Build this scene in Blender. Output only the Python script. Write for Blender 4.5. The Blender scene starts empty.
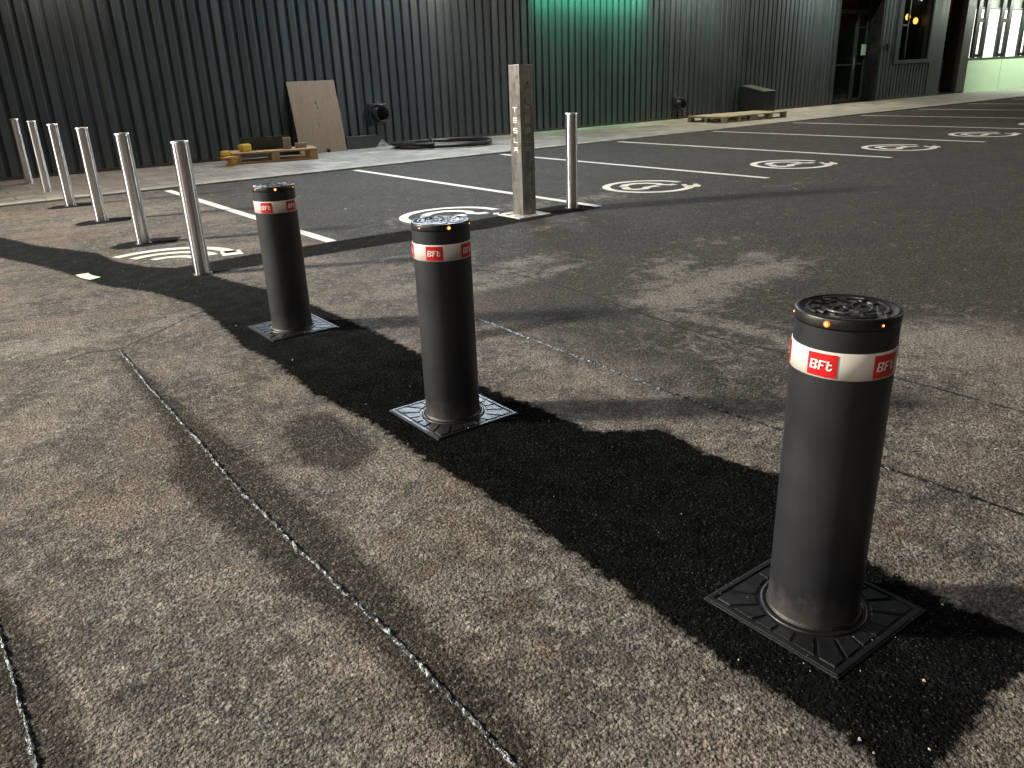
import bpy, bmesh, math, random
import numpy as np
from mathutils import Vector, Matrix
random.seed(7); rng = np.random.default_rng(5)
R = math.radians
sc = bpy.context.scene
COL = sc.collection

# ------------------------------------------------------------------ camera
cam_d = bpy.data.cameras.new("camera"); cam = bpy.data.objects.new("camera", cam_d); COL.objects.link(cam)
CAMH, FPX, PITCH, ROLL, YAW = 1.326, 799.887, 0.3704115, -0.03917569, 0.6327505
fw = Vector((math.sin(YAW)*math.cos(PITCH), math.cos(YAW)*math.cos(PITCH), -math.sin(PITCH)))
rt0 = Vector((math.cos(YAW), -math.sin(YAW), 0)); up0 = rt0.cross(fw)
rt = math.cos(ROLL)*rt0 + math.sin(ROLL)*up0; up = -math.sin(ROLL)*rt0 + math.cos(ROLL)*up0
M = Matrix.Identity(4)
for i in range(3):
    M[i][0] = rt[i]; M[i][1] = up[i]; M[i][2] = -fw[i]
M[2][3] = CAMH
cam.matrix_world = M
cam_d.sensor_width = 36; cam_d.lens = FPX/1024*36; cam_d.clip_start = 0.05; cam_d.clip_end = 2000
sc.camera = cam

# ------------------------------------------------------------------ night sky, exposure
world = bpy.data.worlds.new("World"); sc.world = world; world.use_nodes = True
wn = world.node_tree.nodes; wl = world.node_tree.links
bg = wn["Background"]; sky = wn.new("ShaderNodeTexSky"); sky.sky_type = 'NISHITA'; sky.sun_disc = False
sky.sun_elevation = R(-1); sky.sun_rotation = R(250)
wl.new(sky.outputs[0], bg.inputs[0]); bg.inputs[1].default_value = 0.10
sc.view_settings.view_transform = 'Standard'; sc.view_settings.look = 'None'
sc.view_settings.exposure = 0.5; sc.view_settings.gamma = 1.0; sc.view_settings.use_curve_mapping = False
sc.render.engine = 'CYCLES'
sc.cycles.max_bounces = 6; sc.cycles.use_denoising = True
sc.cycles.sample_clamp_indirect = 4.0

# ------------------------------------------------------------------ lamps of the yard, added fill lights
def lamp(name, kind, loc, energy, color, target=None, size=0.4, size_y=None, spot=None, blend=0.6, spread=None):
    d = bpy.data.lights.new(name, kind); o = bpy.data.objects.new(name, d); COL.objects.link(o)
    o.location = loc; d.energy = energy; d.color = color
    if kind == 'AREA':
        d.shape = 'RECTANGLE'; d.size = size; d.size_y = size_y or size
        if spread: d.spread = spread
    else:
        d.shadow_soft_size = size
    if kind == 'SPOT':
        d.spot_size = spot; d.spot_blend = blend
    if target is not None:
        o.rotation_euler = (Vector(target)-Vector(loc)).to_track_quat('-Z', 'Y').to_euler()
    return o
# flood lamp on the left end of the facade: casts the bollards' shadows to the right
lamp("flood_lamp", 'SPOT', (-12.4, 14.0, 8.2), 27000, (1.0, .92, .79), (2.5, 2.5, 0), 1.1, spot=R(70), blend=.7)
# added fill light far out to the left: fills the near asphalt and the bollards' left sides
lamp("fill_light", 'SPOT', (-13, 1.5, 8.5), 3200, (1.0, .90, .80), (1.0, 1.8, 0), 1.4, spot=R(50), blend=1)
# facade lamps above the frame
lamp("facade_lamp", 'AREA', (9.6, 15.05, 3.6), 34, (1.0, .82, .62), (9.6, 15.2, 0), .5, .15)
lamp("facade_lamp", 'AREA', (2.6, 15.05, 3.9), 45, (1.0, .72, .52), (2.6, 15.1, 0), .5, .15)
lamp("facade_lamp", 'AREA', (17.2, 14.7, 4.3), 150, (1.0, .92, .70), (17.2, 14.6, 0), 2.5, .15)
lamp("facade_lamp", 'AREA', (22.6, 14.7, 4.4), 150, (1.0, .92, .76), (22.6, 14.6, 0), 2.0, .15)
lamp("facade_lamp", 'AREA', (27.0, 14.8, 4.6), 45, (.95, .95, .75), (27.0, 14.6, 0), .8, .15)
lamp("green_sign_light", 'AREA', (14.0, 15.14, 3.15), 30, (.14, 1.0, .52), (14.0, 15.36, 2.62), 3.6, .06, spread=R(85))
# one broad light for an unseen cool facade source: the sheen on wet plates and lids
lamp("cool_facade_light", 'AREA', (8.0, 14.9, 5.2), 680, (.76, .88, 1.0), (4.5, 5.0, 0), 5.0, 2.6)
# light under the canopy of the lit shop front
lamp("canopy_light", 'AREA', (38.6, 13.6, 3.5), 380, (.90, 1.0, .84), (38.6, 15.3, .4), 10.5, .5)
lamp("fill_light", 'SPOT', (24, -2.0, 7.5), 3000, (1.0, .95, .84), (11.0, 7.5, 0), .4, spot=R(70), blend=1)  # added fill light from the right, no lamp seen there

# ------------------------------------------------------------------ helpers
def tag(o, label=None, cat=None, group=None, kind=None):
    if label: o["label"] = label
    if cat: o["category"] = cat
    if group: o["group"] = group
    if kind: o["kind"] = kind
    return o
def empty(name, loc=(0, 0, 0), rz=0):
    o = bpy.data.objects.new(name, None); COL.objects.link(o); o.location = loc; o.rotation_euler = (0, 0, rz)
    o.empty_display_size = .1
    return o
class MB:
    def __init__(s): s.v = []; s.f = []; s.sm = []
    def add(s, vs, fs, smooth=False):
        b = len(s.v); s.v += [tuple(p) for p in vs]
        for f in fs: s.f.append([i+b for i in f]); s.sm.append(smooth)
        return s
    def box(s, c, d, rz=0, bev=0, m=None):
        x, y, z = d[0]/2, d[1]/2, d[2]/2
        b = min(bev, x*.45, y*.45, z*.45)
        if b > 0:
            vs = []; key = {}
            bm = bmesh.new(); bmesh.ops.create_cube(bm, size=1)
            bmesh.ops.scale(bm, vec=(d[0], d[1], d[2]), verts=bm.verts)
            bmesh.ops.bevel(bm, geom=bm.edges[:], offset=b, segments=2, affect='EDGES', profile=.5)
            vs = [v.co.copy() for v in bm.verts]; fs = [[v.index for v in f.verts] for f in bm.faces]; bm.free()
        else:
            vs = [Vector((i*x, j*y, k*z)) for i in (-1, 1) for j in (-1, 1) for k in (-1, 1)]
            fs = [(0, 1, 3, 2), (4, 6, 7, 5), (0, 4, 5, 1), (2, 3, 7, 6), (0, 2, 6, 4), (1, 5, 7, 3)]
        T = Matrix.Translation(c) @ (m if m is not None else Matrix.Rotation(rz, 4, 'Z'))
        return s.add([T @ v for v in vs], fs)
    def lathe(s, prof, n=64, c=(0, 0, 0), smooth=True, cap0=False, cap1=False):
        vs = []; fs = []
        for r, z in prof:
            for k in range(n):
                a = 2*math.pi*k/n; vs.append((c[0]+r*math.cos(a), c[1]+r*math.sin(a), c[2]+z))
        for i in range(len(prof)-1):
            for k in range(n):
                k2 = (k+1) % n; fs.append((i*n+k, i*n+k2, (i+1)*n+k2, (i+1)*n+k))
        s.add(vs, fs, smooth)
        if cap1: s.add([vs[(len(prof)-1)*n+k] for k in range(n)], [list(range(n))])
        if cap0: s.add([vs[k] for k in range(n)], [list(range(n))[::-1]])
        return s
    def tube(s, pts, rad, n=8, smooth=True, caps=True):
        pts = [Vector(p) for p in pts]; vs = []; fs = []
        rads = rad if isinstance(rad, (list, tuple)) else [rad]*len(pts)
        for i, p in enumerate(pts):
            t = (pts[min(i+1, len(pts)-1)]-pts[max(i-1, 0)]).normalized()
            u = Vector((0, 0, 1)) if abs(t.z) < .9 else Vector((1, 0, 0))
            a = t.cross(u).normalized(); b = t.cross(a).normalized()
            for k in range(n):
                w = 2*math.pi*k/n; vs.append(p+(a*math.cos(w)+b*math.sin(w))*rads[i])
        for i in range(len(pts)-1):
            for k in range(n):
                k2 = (k+1) % n; fs.append((i*n+k, (i+1)*n+k, (i+1)*n+k2, i*n+k2))
        s.add(vs, fs, smooth)
        if caps:
            s.add(vs[:n], [list(range(n))]); s.add(vs[-n:], [list(range(n))[::-1]])
        return s
    def build(s, name, m, parent=None, loc=None):
        me = bpy.data.meshes.new(name); me.from_pydata(s.v, [], s.f)
        me.polygons.foreach_set("use_smooth", s.sm); me.materials.append(m); me.update()
        o = bpy.data.objects.new(name, me); COL.objects.link(o)
        if parent: o.parent = parent
        if loc: o.location = loc
        return o
def copy_tree(o, parent=None):
    c = o.copy(); COL.objects.link(c); c.parent = parent
    for ch in list(o.children): copy_tree(ch, c)
    return c

# ------------------------------------------------------------------ materials
class NT:
    def __init__(s, name):
        s.m = bpy.data.materials.new(name); s.m.use_nodes = True; s.t = s.m.node_tree
        s.b = s.t.nodes["Principled BSDF"]
    def n(s, typ, **k):
        nd = s.t.nodes.new(typ)
        for a, v in k.items():
            if a.startswith('i_'):
                key = a[2:]; nd.inputs[int(key) if key.isdigit() else key.replace('_', ' ')].default_value = v
            else: setattr(nd, a, v)
        return nd
    def l(s, a, b): s.t.links.new(a, b)
    def coord(s, kind='Object'):
        return s.n("ShaderNodeTexCoord").outputs[kind]
    def pos(s): return s.n("ShaderNodeNewGeometry").outputs['Position']
    def noise(s, vec, scale, detail=4, rough=.55, dist=0):
        nd = s.n("ShaderNodeTexNoise"); nd.inputs['Scale'].default_value = scale; nd.inputs['Detail'].default_value = detail
        nd.inputs['Roughness'].default_value = rough; nd.inputs['Distortion'].default_value = dist
        s.l(vec, nd.inputs['Vector']); return nd.outputs['Fac']
    def n_warp(s, P):
        nd = s.n("ShaderNodeTexNoise"); nd.inputs['Scale'].default_value = 9; nd.inputs['Detail'].default_value = 4; s.l(P, nd.inputs['Vector'])
        v = s.n("ShaderNodeVectorMath", operation='MULTIPLY_ADD'); s.l(nd.outputs['Color'], v.inputs[0]); v.inputs[1].default_value = (.22, .22, 0); s.l(P, v.inputs[2]); return v.outputs[0]
    def voro(s, vec, scale, out='Distance', feature='F1'):
        nd = s.n("ShaderNodeTexVoronoi", feature=feature); nd.inputs['Scale'].default_value = scale
        s.l(vec, nd.inputs['Vector']); return nd.outputs[out]
    def ramp(s, fac, stops):
        nd = s.n("ShaderNodeValToRGB"); e = nd.color_ramp.elements
        while len(e) < len(stops): e.new(.5)
        for i, (p, c) in enumerate(stops):
            e[i].position = p; e[i].color = (c, c, c, 1) if not isinstance(c, tuple) else (*c, 1)
        s.l(fac, nd.inputs[0]); return nd.outputs[0]
    def mix(s, fac, a, b, mode='MIX'):
        nd = s.n("ShaderNodeMix", data_type='RGBA', blend_type=mode)
        for sock, v in ((nd.inputs[0], fac), (nd.inputs[6], a), (nd.inputs[7], b)):
            if hasattr(v, 'links') or isinstance(v, bpy.types.NodeSocket): s.l(v, sock)
            else: sock.default_value = v if not isinstance(v, tuple) else (*v, 1)
        return nd.outputs[2]
    def math(s, op, a, b=None, clamp=False):
        nd = s.n("ShaderNodeMath", operation=op); nd.use_clamp = clamp
        for i, v in enumerate((a, b)):
            if v is None: continue
            if isinstance(v, bpy.types.NodeSocket): s.l(v, nd.inputs[i])
            else: nd.inputs[i].default_value = v
        return nd.outputs[0]
    def mr(s, v, a, b, c, d):
        nd = s.n("ShaderNodeMapRange"); nd.clamp = True
        s.l(v, nd.inputs[0])
        for i, x in enumerate((a, b, c, d)): nd.inputs[i+1].default_value = x
        return nd.outputs[0]
    def bump(s, h, strength=.3, dist=.01, normal=None):
        nd = s.n("ShaderNodeBump"); nd.inputs['Strength'].default_value = strength; nd.inputs['Distance'].default_value = dist
        s.l(h, nd.inputs['Height'])
        if normal is not None: s.l(normal, nd.inputs['Normal'])
        return nd.outputs[0]
    def set(s, **k):
        for a, v in k.items():
            a = a.replace('_', ' ')
            if isinstance(v, bpy.types.NodeSocket): s.l(v, s.b.inputs[a])
            else: s.b.inputs[a].default_value = (*v, 1) if isinstance(v, tuple) else v
        return s.m
def simple(name, col, rough=.5, metal=0, var=.25, vscale=6, bump=0, bscale=60, spec=.5):
    t = NT(name); p = t.coord(); f = t.noise(p, vscale, 5)
    c = t.mix(t.mr(f, .3, .7, 0, 1), tuple(x*(1-var) for x in col), tuple(min(1, x*(1+var)) for x in col))
    k = dict(Base_Color=c, Roughness=t.mr(f, .3, .7, max(.03, rough-.08), min(1, rough+.08)), Metallic=metal, Specular_IOR_Level=spec)
    if bump: k['Normal'] = t.bump(t.noise(p, bscale, 3), bump, .004)
    return t.set(**k)
def glow(name, col, strength):
    t = NT(name); return t.set(Base_Color=(0.02, 0.02, 0.02), Emission_Color=col, Emission_Strength=strength)

def asphalt_material():
    t = NT("asphalt"); P = t.pos()
    att = lambda n: t.n("ShaderNodeAttribute", attribute_name=n).outputs['Fac']
    edge = t.noise(P, 22, 4, .7); e1 = t.math('MULTIPLY', t.math('SUBTRACT', edge, .5), .11)
    edge2 = t.noise(P, 3.2, 4, .65); e2 = t.math('MULTIPLY', t.math('SUBTRACT', edge2, .5), .5)
    fresh = t.mr(t.math('ADD', att('sd_fresh'), e1), -.014, .018, 1, 0)
    damp = t.mr(t.math('ADD', att('sd_damp'), t.math('MULTIPLY', e1, 1.1)), -.022, .025, 1, 0)
    newer = t.mr(t.math('ADD', att('sd_newer'), e2), -.18, .22, 1, 0)
    dust = t.mr(t.math('ADD', att('dust'), t.math('MULTIPLY', t.math('SUBTRACT', t.noise(P, 8.5, 9, .82, .7), .5), 3.4)), .22, .70, 0, .95)
    dust = t.math('MULTIPLY', dust, t.mr(t.noise(P, 60, 3, .7), .36, .56, .25, 1.0), True)
    rust = att('rust')
    # stones of the aggregate
    vn = t.n("ShaderNodeTexVoronoi"); vn.inputs['Scale'].default_value = 105; t.l(P, vn.inputs['Vector'])
    cell = vn.outputs['Color']; dist = vn.outputs['Distance']
    vn2 = t.n("ShaderNodeTexVoronoi"); vn2.inputs['Scale'].default_value = 230; t.l(P, vn2.inputs['Vector'])
    sep = t.n("ShaderNodeSeparateColor"); t.l(cell, sep.inputs[0]); rnd = sep.outputs[0]
    sep2 = t.n("ShaderNodeSeparateColor"); t.l(vn2.outputs['Color'], sep2.inputs[0]); rnd2 = sep2.outputs[1]
    big = t.noise(P, 1.3, 6, .62, .4); mid = t.noise(P, 7, 6, .7); fine = t.noise(P, 62, 4, .75)
    old = t.mix(t.mr(big, .34, .66, 0, 1), (.175, .155, .132), (.40, .352, .295))
    blot = t.noise(P, 3.4, 7, .72, .5); old = t.mix(t.mr(blot, .47, .56, 0, .85), old, (.085, .080, .074))
    old = t.mix(t.mr(mid, .34, .66, .0, .6), old, (.13, .118, .102))
    b2 = t.noise(P, 11, 6, .72, .8); old = t.mix(t.mr(b2, .45, .56, 0, .62), old, (.080, .075, .069))
    old = t.mix(t.mr(t.noise(P, 2.1, 4, .6), .48, .62, 0, .6), old, (.42, .33, .265))
    old = t.mix(t.mr(t.noise(P, 17, 6, .8), .51, .62, 0, .75), old, (.56, .51, .44))
    newc = t.mix(t.mr(big, .3, .7, 0, 1), (.040, .040, .036), (.064, .062, .054))
    newc = t.mix(t.mr(mid, .5, .78, 0, .55), newc, (.11, .105, .09)); newc = t.mix(t.mr(t.noise(P, 2.6, 7, .75, .6), .52, .70, 0, .35), newc, (.13, .125, .105)); newc = t.mix(t.mr(t.noise(P, .8, 5, .6, .5), .48, .62, 0, .45), newc, (.030, .030, .027))
    c = t.mix(newer, old, newc)
    c = t.mix(dust, c, (.52, .485, .42))
    c = t.mix(t.math('MULTIPLY', rust, t.mr(mid, .3, .6, .2, 1)), c, (.30, .16, .075))
    c = t.mix(t.math('MULTIPLY', damp, .86), c, (.038, .034, .027))
    sy = t.n("ShaderNodeSeparateXYZ"); t.l(P, sy.inputs[0]); far_sheen = t.mr(t.math('ADD', sy.outputs[1], t.math('MULTIPLY', mid, 1.2)), 3.6, 6.6, 0, 1)
    fc = t.mix(t.mr(mid, .4, .75, 0, 1), (.0062, .0070, .0072), (.0130, .0148, .0155)); fc = t.mix(far_sheen, fc, t.mix(t.mr(mid, .4, .7, 0, 1), (.026, .029, .031), (.044, .046, .047)))  # far strip lightened in colour to stand for grazing sky sheen
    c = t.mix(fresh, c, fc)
    pit = t.noise(P, 88, 3, .6); lite = t.noise(P, 48, 5, .7)
    k_ = t.math('SUBTRACT', 1.0, t.math('MULTIPLY', fresh, .96))
    c = t.mix(t.math('MULTIPLY', t.mr(lite, .50, .68, 0, .60), k_), c, (.42, .385, .33))
    c = t.mix(t.math('MULTIPLY', t.mr(pit, .38, .47, .85, 0), k_), c, (.020, .018, .015))
    # stone to stone variation, dark pits between the stones
    c = t.mix(t.mr(rnd, 0, 1, 0, .85), c, t.mix(.5, c, (0, 0, 0)))
    c = t.mix(t.math('MULTIPLY', t.mr(fine, .36, .52, .7, 0), k_), c, (.014, .013, .012))
    drip = t.voro(t.n_warp(P), 3.1); c = t.mix(t.mr(drip, .05, .10, .6, 0), c, (.022, .020, .018))
    spk = t.math('GREATER_THAN', rnd2, .955)
    c = t.mix(t.math('MULTIPLY', spk, t.mr(fresh, 0, 1, .34, .07)), c, (.55, .52, .45))  # pale stone flecks; within the fresh strip they paint glints
    h = t.math('ADD', t.math('MULTIPLY', dist, -.9), t.math('MULTIPLY', fine, 1.5))
    h = t.math('ADD', h, t.math('MULTIPLY', rnd2, .28))
    h = t.math('ADD', h, t.math('MULTIPLY', vn2.outputs['Distance'], -.35))
    nrm = t.bump(h, .95, .011)
    rough = t.math('ADD', t.mr(mid, .3, .7, .88, .74), t.math('MULTIPLY', fresh, .1))
    sp = t.math('SUBTRACT', t.mr(newer, 0, 1, .26, .28), t.math('ADD', t.math('MULTIPLY', fresh, .30), t.math('MULTIPLY', damp, .16)), True)
    return t.set(Base_Color=c, Roughness=rough, Normal=nrm, Specular_IOR_Level=sp)

def paving_material():
    t = NT("paving_slabs"); P = t.pos()
    br = t.n("ShaderNodeTexBrick"); br.offset = .5
    for k, v in (('Scale', 1.0), ('Mortar Size', .012), ('Mortar Smooth', .1), ('Brick Width', .6), ('Row Height', .4)): br.inputs[k].default_value = v
    br.inputs['Color1'].default_value = (.33, .31, .265, 1); br.inputs['Color2'].default_value = (.50, .48, .41, 1)
    br.inputs['Mortar'].default_value = (.04, .04, .036, 1)
    t.l(P, br.inputs['Vector'])
    m = t.noise(P, 1.6, 6, .65, .8); f = t.noise(P, 40, 4)
    c = t.mix(t.mr(m, .38, .62, .55, 0), br.outputs[0], (.14, .125, .105))
    c = t.mix(t.mr(f, .4, .7, .25, 0), c, (.05, .05, .045))
    sx = t.n("ShaderNodeSeparateXYZ"); t.l(P, sx.inputs[0]); c = t.mix(t.math('MULTIPLY', t.mr(sx.outputs[0], 1.5, 6.0, .75, 0), t.mr(t.noise(P, 1.1, 5), .3, .6, .5, 1)), c, (.16, .125, .095))
    return t.set(Base_Color=c, Roughness=t.mr(m, .35, .65, .42, .75), Normal=t.bump(t.math('ADD', f, t.math('MULTIPLY', br.outputs['Fac'], -2.0)), .4, .006))

def paint_material():
    t = NT("road_paint"); P = t.pos(); f = t.noise(P, 30, 5, .75); g = t.noise(P, 3, 4)
    c = t.mix(t.mr(g, .35, .7, 0, 1), (.86, .84, .75), (.66, .64, .55))
    c = t.mix(t.mr(f, .30, .42, .8, 0), c, (.12, .115, .10))
    return t.set(Base_Color=c, Roughness=.55, Normal=t.bump(t.voro(P, 105), .4, .004))

def cladding_material(name="cladding_paint", col=(.034, .052, .063)):
    t = NT(name); P = t.pos(); f = t.noise(P, 1.2, 5); s = t.n("ShaderNodeMapping"); s.inputs['Scale'].default_value = (14, 14, .9)
    t.l(P, s.inputs[0]); st = t.noise(s.outputs[0], 1, 4)
    c = t.mix(t.mr(f, .35, .65, 0, 1), tuple(x*.8 for x in col), tuple(x*1.2 for x in col))
    c = t.mix(t.mr(st, .45, .75, 0, .35), c, tuple(x*1.9 for x in col))
    tone = t.n("ShaderNodeAttribute", attribute_name='tone').outputs['Fac']
    c = t.mix(t.math('MULTIPLY', tone, .55), c, tuple(x*b for x, b in zip(col, (2.3, 1.8, 1.55))))
    sp = t.n("ShaderNodeSeparateXYZ"); t.l(P, sp.inputs[0]); dz = t.math('ADD', sp.outputs[2], t.math('MULTIPLY', st, -.5))
    c = t.mix(t.mr(dz, -.25, .12, .5, 0), c, (.09, .08, .065))
    rp = t.math('SUBTRACT', t.mr(st, .3, .7, .42, .60), t.math('MULTIPLY', tone, .14))
    return t.set(Base_Color=c, Roughness=rp, Metallic=.0, Specular_IOR_Level=.55, Normal=t.bump(f, .12, .01))

def steel_material():
    t = NT("brushed_steel"); P = t.coord(); s = t.n("ShaderNodeMapping"); s.inputs['Scale'].default_value = (3, 3, 160)
    t.l(P, s.inputs[0]); f = t.noise(s.outputs[0], 1, 3); g = t.noise(P, 4, 4)
    c = t.mix(t.mr(f, .35, .65, 0, 1), (.74, .75, .80), (.90, .91, .96))
    tn = t.n("ShaderNodeTangent", direction_type='RADIAL', axis='Z')
    m = t.set(Base_Color=c, Roughness=t.mr(g, .3, .7, .20, .27), Metallic=1.0, Anisotropic=.96, Anisotropic_Rotation=0.25)
    t.l(tn.outputs[0], t.b.inputs['Tangent']); return m

def stained_steel_material():
    t = NT("stained_steel"); P = t.coord(); s = t.n("ShaderNodeMapping"); s.inputs['Scale'].default_value = (14, 14, 3)
    t.l(P, s.inputs[0]); f = t.noise(s.outputs[0], 1.5, 6, .65, .5); g = t.noise(P, 11, 5, .65)
    c = t.mix(t.mr(f, .35, .65, 0, 1), (.24, .235, .225), (.44, .43, .405))
    c = t.mix(t.mr(g, .5, .72, 0, .6), c, (.12, .115, .105))
    return t.set(Base_Color=c, Roughness=t.mr(g, .3, .7, .30, .46), Metallic=.96, Normal=t.bump(f, .2, .003))

def bollard_paint():
    t = NT("charcoal_powder_coat"); P = t.coord(); f = t.noise(P, 5, 5); g = t.noise(P, 260, 2); w = t.noise(P, 28, 4, .7)
    c = t.mix(t.mr(f, .35, .68, 0, 1), (.0130, .0142, .0175), (.019, .0205, .0245))
    c = t.mix(t.mr(w, .68, .75, 0, .5), c, (.015, .014, .014))
    sx = t.n("ShaderNodeSeparateXYZ"); t.l(P, sx.inputs[0]); dz = t.math('ADD', sx.outputs[2], t.math('MULTIPLY', t.math('SUBTRACT', w, .5), .25))
    c = t.mix(t.mr(dz, .0, .10, .35, 0), c, (.10, .09, .078))
    return t.set(Base_Color=c, Roughness=t.mr(f, .3, .7, .42, .54), Normal=t.bump(g, .12, .0008), Specular_IOR_Level=.45)

def wet_iron(name="wet_cast_iron", base=(.012, .013, .015)):
    t = NT(name); P = t.coord(); f = t.noise(P, 14, 5, .7); g = t.noise(P, 130, 3, .7); d = t.noise(P, 60, 4, .8)
    c = t.mix(t.mr(d, .60, .78, 0, .4), base, (.16, .15, .14))
    return t.set(Base_Color=c, Roughness=t.mr(f, .35, .65, .34, .48), Metallic=.35, Specular_IOR_Level=.7,
                 Normal=t.bump(t.math('ADD', g, t.math('MULTIPLY', f, 1.5)), .35, .0016))

def board_material(name, a, b, grain=(1, 1, 1), rough=.7):
    t = NT(name); P = t.coord(); s = t.n("ShaderNodeMapping"); s.inputs['Scale'].default_value = grain
    t.l(P, s.inputs[0]); f = t.noise(s.outputs[0], 6, 6, .65, .4); g = t.noise(P, 2.2, 5, .6)
    c = t.mix(t.mr(f, .32, .68, 0, 1), a, b); c = t.mix(t.mr(g, .55, .75, 0, .5), c, tuple(x*.45 for x in a))
    return t.set(Base_Color=c, Roughness=rough, Normal=t.bump(f, .25, .003))

M_asph = asphalt_material(); M_pave = paving_material(); M_paint = paint_material()
M_clad = cladding_material(); M_trim = cladding_material("trim_paint", (.022, .034, .031))
M_steel = steel_material(); M_post = stained_steel_material(); M_body = bollard_paint()
M_iron = wet_iron(); M_lid = wet_iron("wet_black_lid", (.012, .012, .013))
M_black = simple("black_rubber", (.010, .010, .011), .5, 0, .3, 20, .3, 120)
M_dark = simple("dark_frame_paint", (.006, .007, .007), .4)
M_void = simple("unlit_interior", (.006, .007, .007), .8)
M_white = simple("reflective_white_film", (.60, .575, .52), .35, 0, .08, 14)
M_red = simple("red_print", (.62, .012, .016), .4, 0, .1, 30)
M_print = simple("white_print", (.85, .82, .78), .45, 0, .05)
M_wood = board_material("pallet_wood", (.36, .22, .10), (.52, .35, .18), (1, 12, 12))
M_wood2 = board_material("weathered_pallet_wood", (.30, .27, .18), (.44, .39, .27), (1, 12, 12))
M_board = board_material("hardboard", (.26, .192, .135), (.31, .235, .165), (3, 3, 1), .6)
M_hose = simple("black_plastic_pipe", (.012, .012, .013), .38, 0, .2, 30)
M_yel = simple("yellow_plastic", (.62, .46, .05), .45)
M_orange = simple("orange_timber", (.55, .30, .06), .6, 0, .3, 20)
M_grey = simple("grey_cardboard", (.27, .24, .20), .8, 0, .2, 12)
M_crate = simple("dark_green_plastic", (.035, .045, .036), .6)
M_led = glow("amber_led", (1.0, .20, .008), .9); M_led2 = glow("led_core", (1.0, .46, .07), 4.5)
M_tar = NT("glint_tinted_sealant"); _P = M_tar.pos()
_n = M_tar.noise(_P, 70, 3, .7); M_tar = M_tar.set(Base_Color=M_tar.mix(M_tar.mr(_n, .51, .58, 0, 1), (.008, .009, .010), (.27, .30, .33)), Metallic=.4, Roughness=.30, Normal=M_tar.bump(M_tar.noise(_P, 110, 3, .7), .9, .006))  # pale flecks in the base colour paint the wet glints
M_seal2 = simple("dull_joint_sealant", (.014, .014, .014), .35, 0, .3, 60, .8, 90)
M_crack = simple("dark_crack_fill", (.010, .009, .008), .85)
t = NT("dark_glazing"); M_glass = t.set(Base_Color=(.004, .010, .009), Roughness=.06, Specular_IOR_Level=.6, Alpha=.55)
t = NT("clear_plastic_film"); M_film = t.set(Base_Color=(.75, .78, .76), Roughness=.3, Alpha=.13, Specular_IOR_Level=.5)

# ------------------------------------------------------------------ ground
FRESH = [
 [(1.93,9.0),(1.43,6.74),(1.66,6.46),(1.75,5.78),(1.86,5.3),(1.92,4.72),(1.94,4.0),(1.93,3.43),(1.9,2.9),(1.94,2.4),(1.95,2.12),(2.06,2.04),(2.17,1.95),(2.13,1.7),(2.19,1.44),(2.06,1.16),(1.93,.96),(1.92,.7),(1.96,.47),(1.7,.50),(1.42,.48),(1.27,.47),(1.30,.65),(1.29,1.0),(1.31,1.4),(1.33,1.86),(1.31,2.4),(1.32,2.8),(1.27,3.26),(1.31,3.84),(1.27,4.2),(1.32,4.7),(1.34,5.3),(1.22,5.87),(.99,6.37),(.85,7.15),(.70,7.7),(.50,8.3),(.30,9.6),(.60,9.7),(.90,8.53),(1.25,7.7),(1.28,7.2),(1.43,6.74)],
 [(1.5,6.54),(2.2,6.60),(3.4,6.58),(4.4,6.52),(4.78,6.56),(5.25,6.58),(5.6,6.6),(5.74,6.5),(5.74,6.14),(5.1,6.12),(4.3,6.05),(3.4,6.10),(2.4,6.14),(1.5,6.12)],
]
FRESH[0] = FRESH[0][1:-1]
for yy in (7.87, 9.6, 11.28): FRESH.append([(1.42,yy-.16),(1.9,yy-.20),(2.02,yy+.10),(1.8,yy+.20),(1.5,yy+.17),(1.36,yy)])
DAMP = [
 [(.70,4.58),(.76,4.15),(.77,3.71),(.78,3.29),(.82,2.77),(.83,2.41),(.84,2.17),(.84,1.9),(.83,1.6),(.81,1.3),(.80,1.1),(.77,.95),(.76,.7),(.66,.7),(.66,1.0),(.66,1.25),(.66,1.5),(.64,1.71),(.60,1.85),(.60,2.05),(.57,2.35),(.53,2.55),(.53,2.85),(.60,3.0),(.66,3.4),(.68,4.1)],
 [(1.0,2.97),(1.13,3.08),(1.24,3.02),(1.24,2.79),(1.22,2.55),(1.06,2.43),(.94,2.62)],
 [(-.14,2.69),(-.04,2.45),(.0,2.1),(.02,1.75),(.02,1.4),(-.2,1.3),(-.2,1.83),(-.16,2.3)],
 [(2.0,3.62),(2.9,3.40),(3.0,3.28),(2.1,3.42)],
]
NEWER = [[(2.9,13),(2.9,9),(3.0,7),(2.8,5.6),(3.0,4.7),(2.75,4.2),(2.62,3.7),(2.58,3.1),(2.60,2.5),(2.58,2.0),(2.75,1.75),(3.1,1.95),(3.36,2.25),(3.9,2.25),(4.3,1.95),(4.45,1.6),(4.5,1.2),(4.8,-3),(60,-3),(60,13)]]
def sdist(px, py, polys):
    best = np.full(px.shape, 9.0)
    for poly in polys:
        n = len(poly); d = np.full(px.shape, 9.0); ins = np.zeros(px.shape, bool)
        for i in range(n):
            ax, ay = poly[i]; bx, by = poly[(i+1) % n]
            ex, ey = bx-ax, by-ay; L = ex*ex+ey*ey+1e-12
            u = np.clip(((px-ax)*ex+(py-ay)*ey)/L, 0, 1)
            d = np.minimum(d, np.hypot(px-ax-u*ex, py-ay-u*ey))
            c = ((ay > py) != (by > py)) & (px < (bx-ax)*(py-ay)/((by-ay) if by != ay else 1e-12)+ax)
            ins ^= c
        best = np.minimum(best, np.where(ins, -d, d))
    return best
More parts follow.
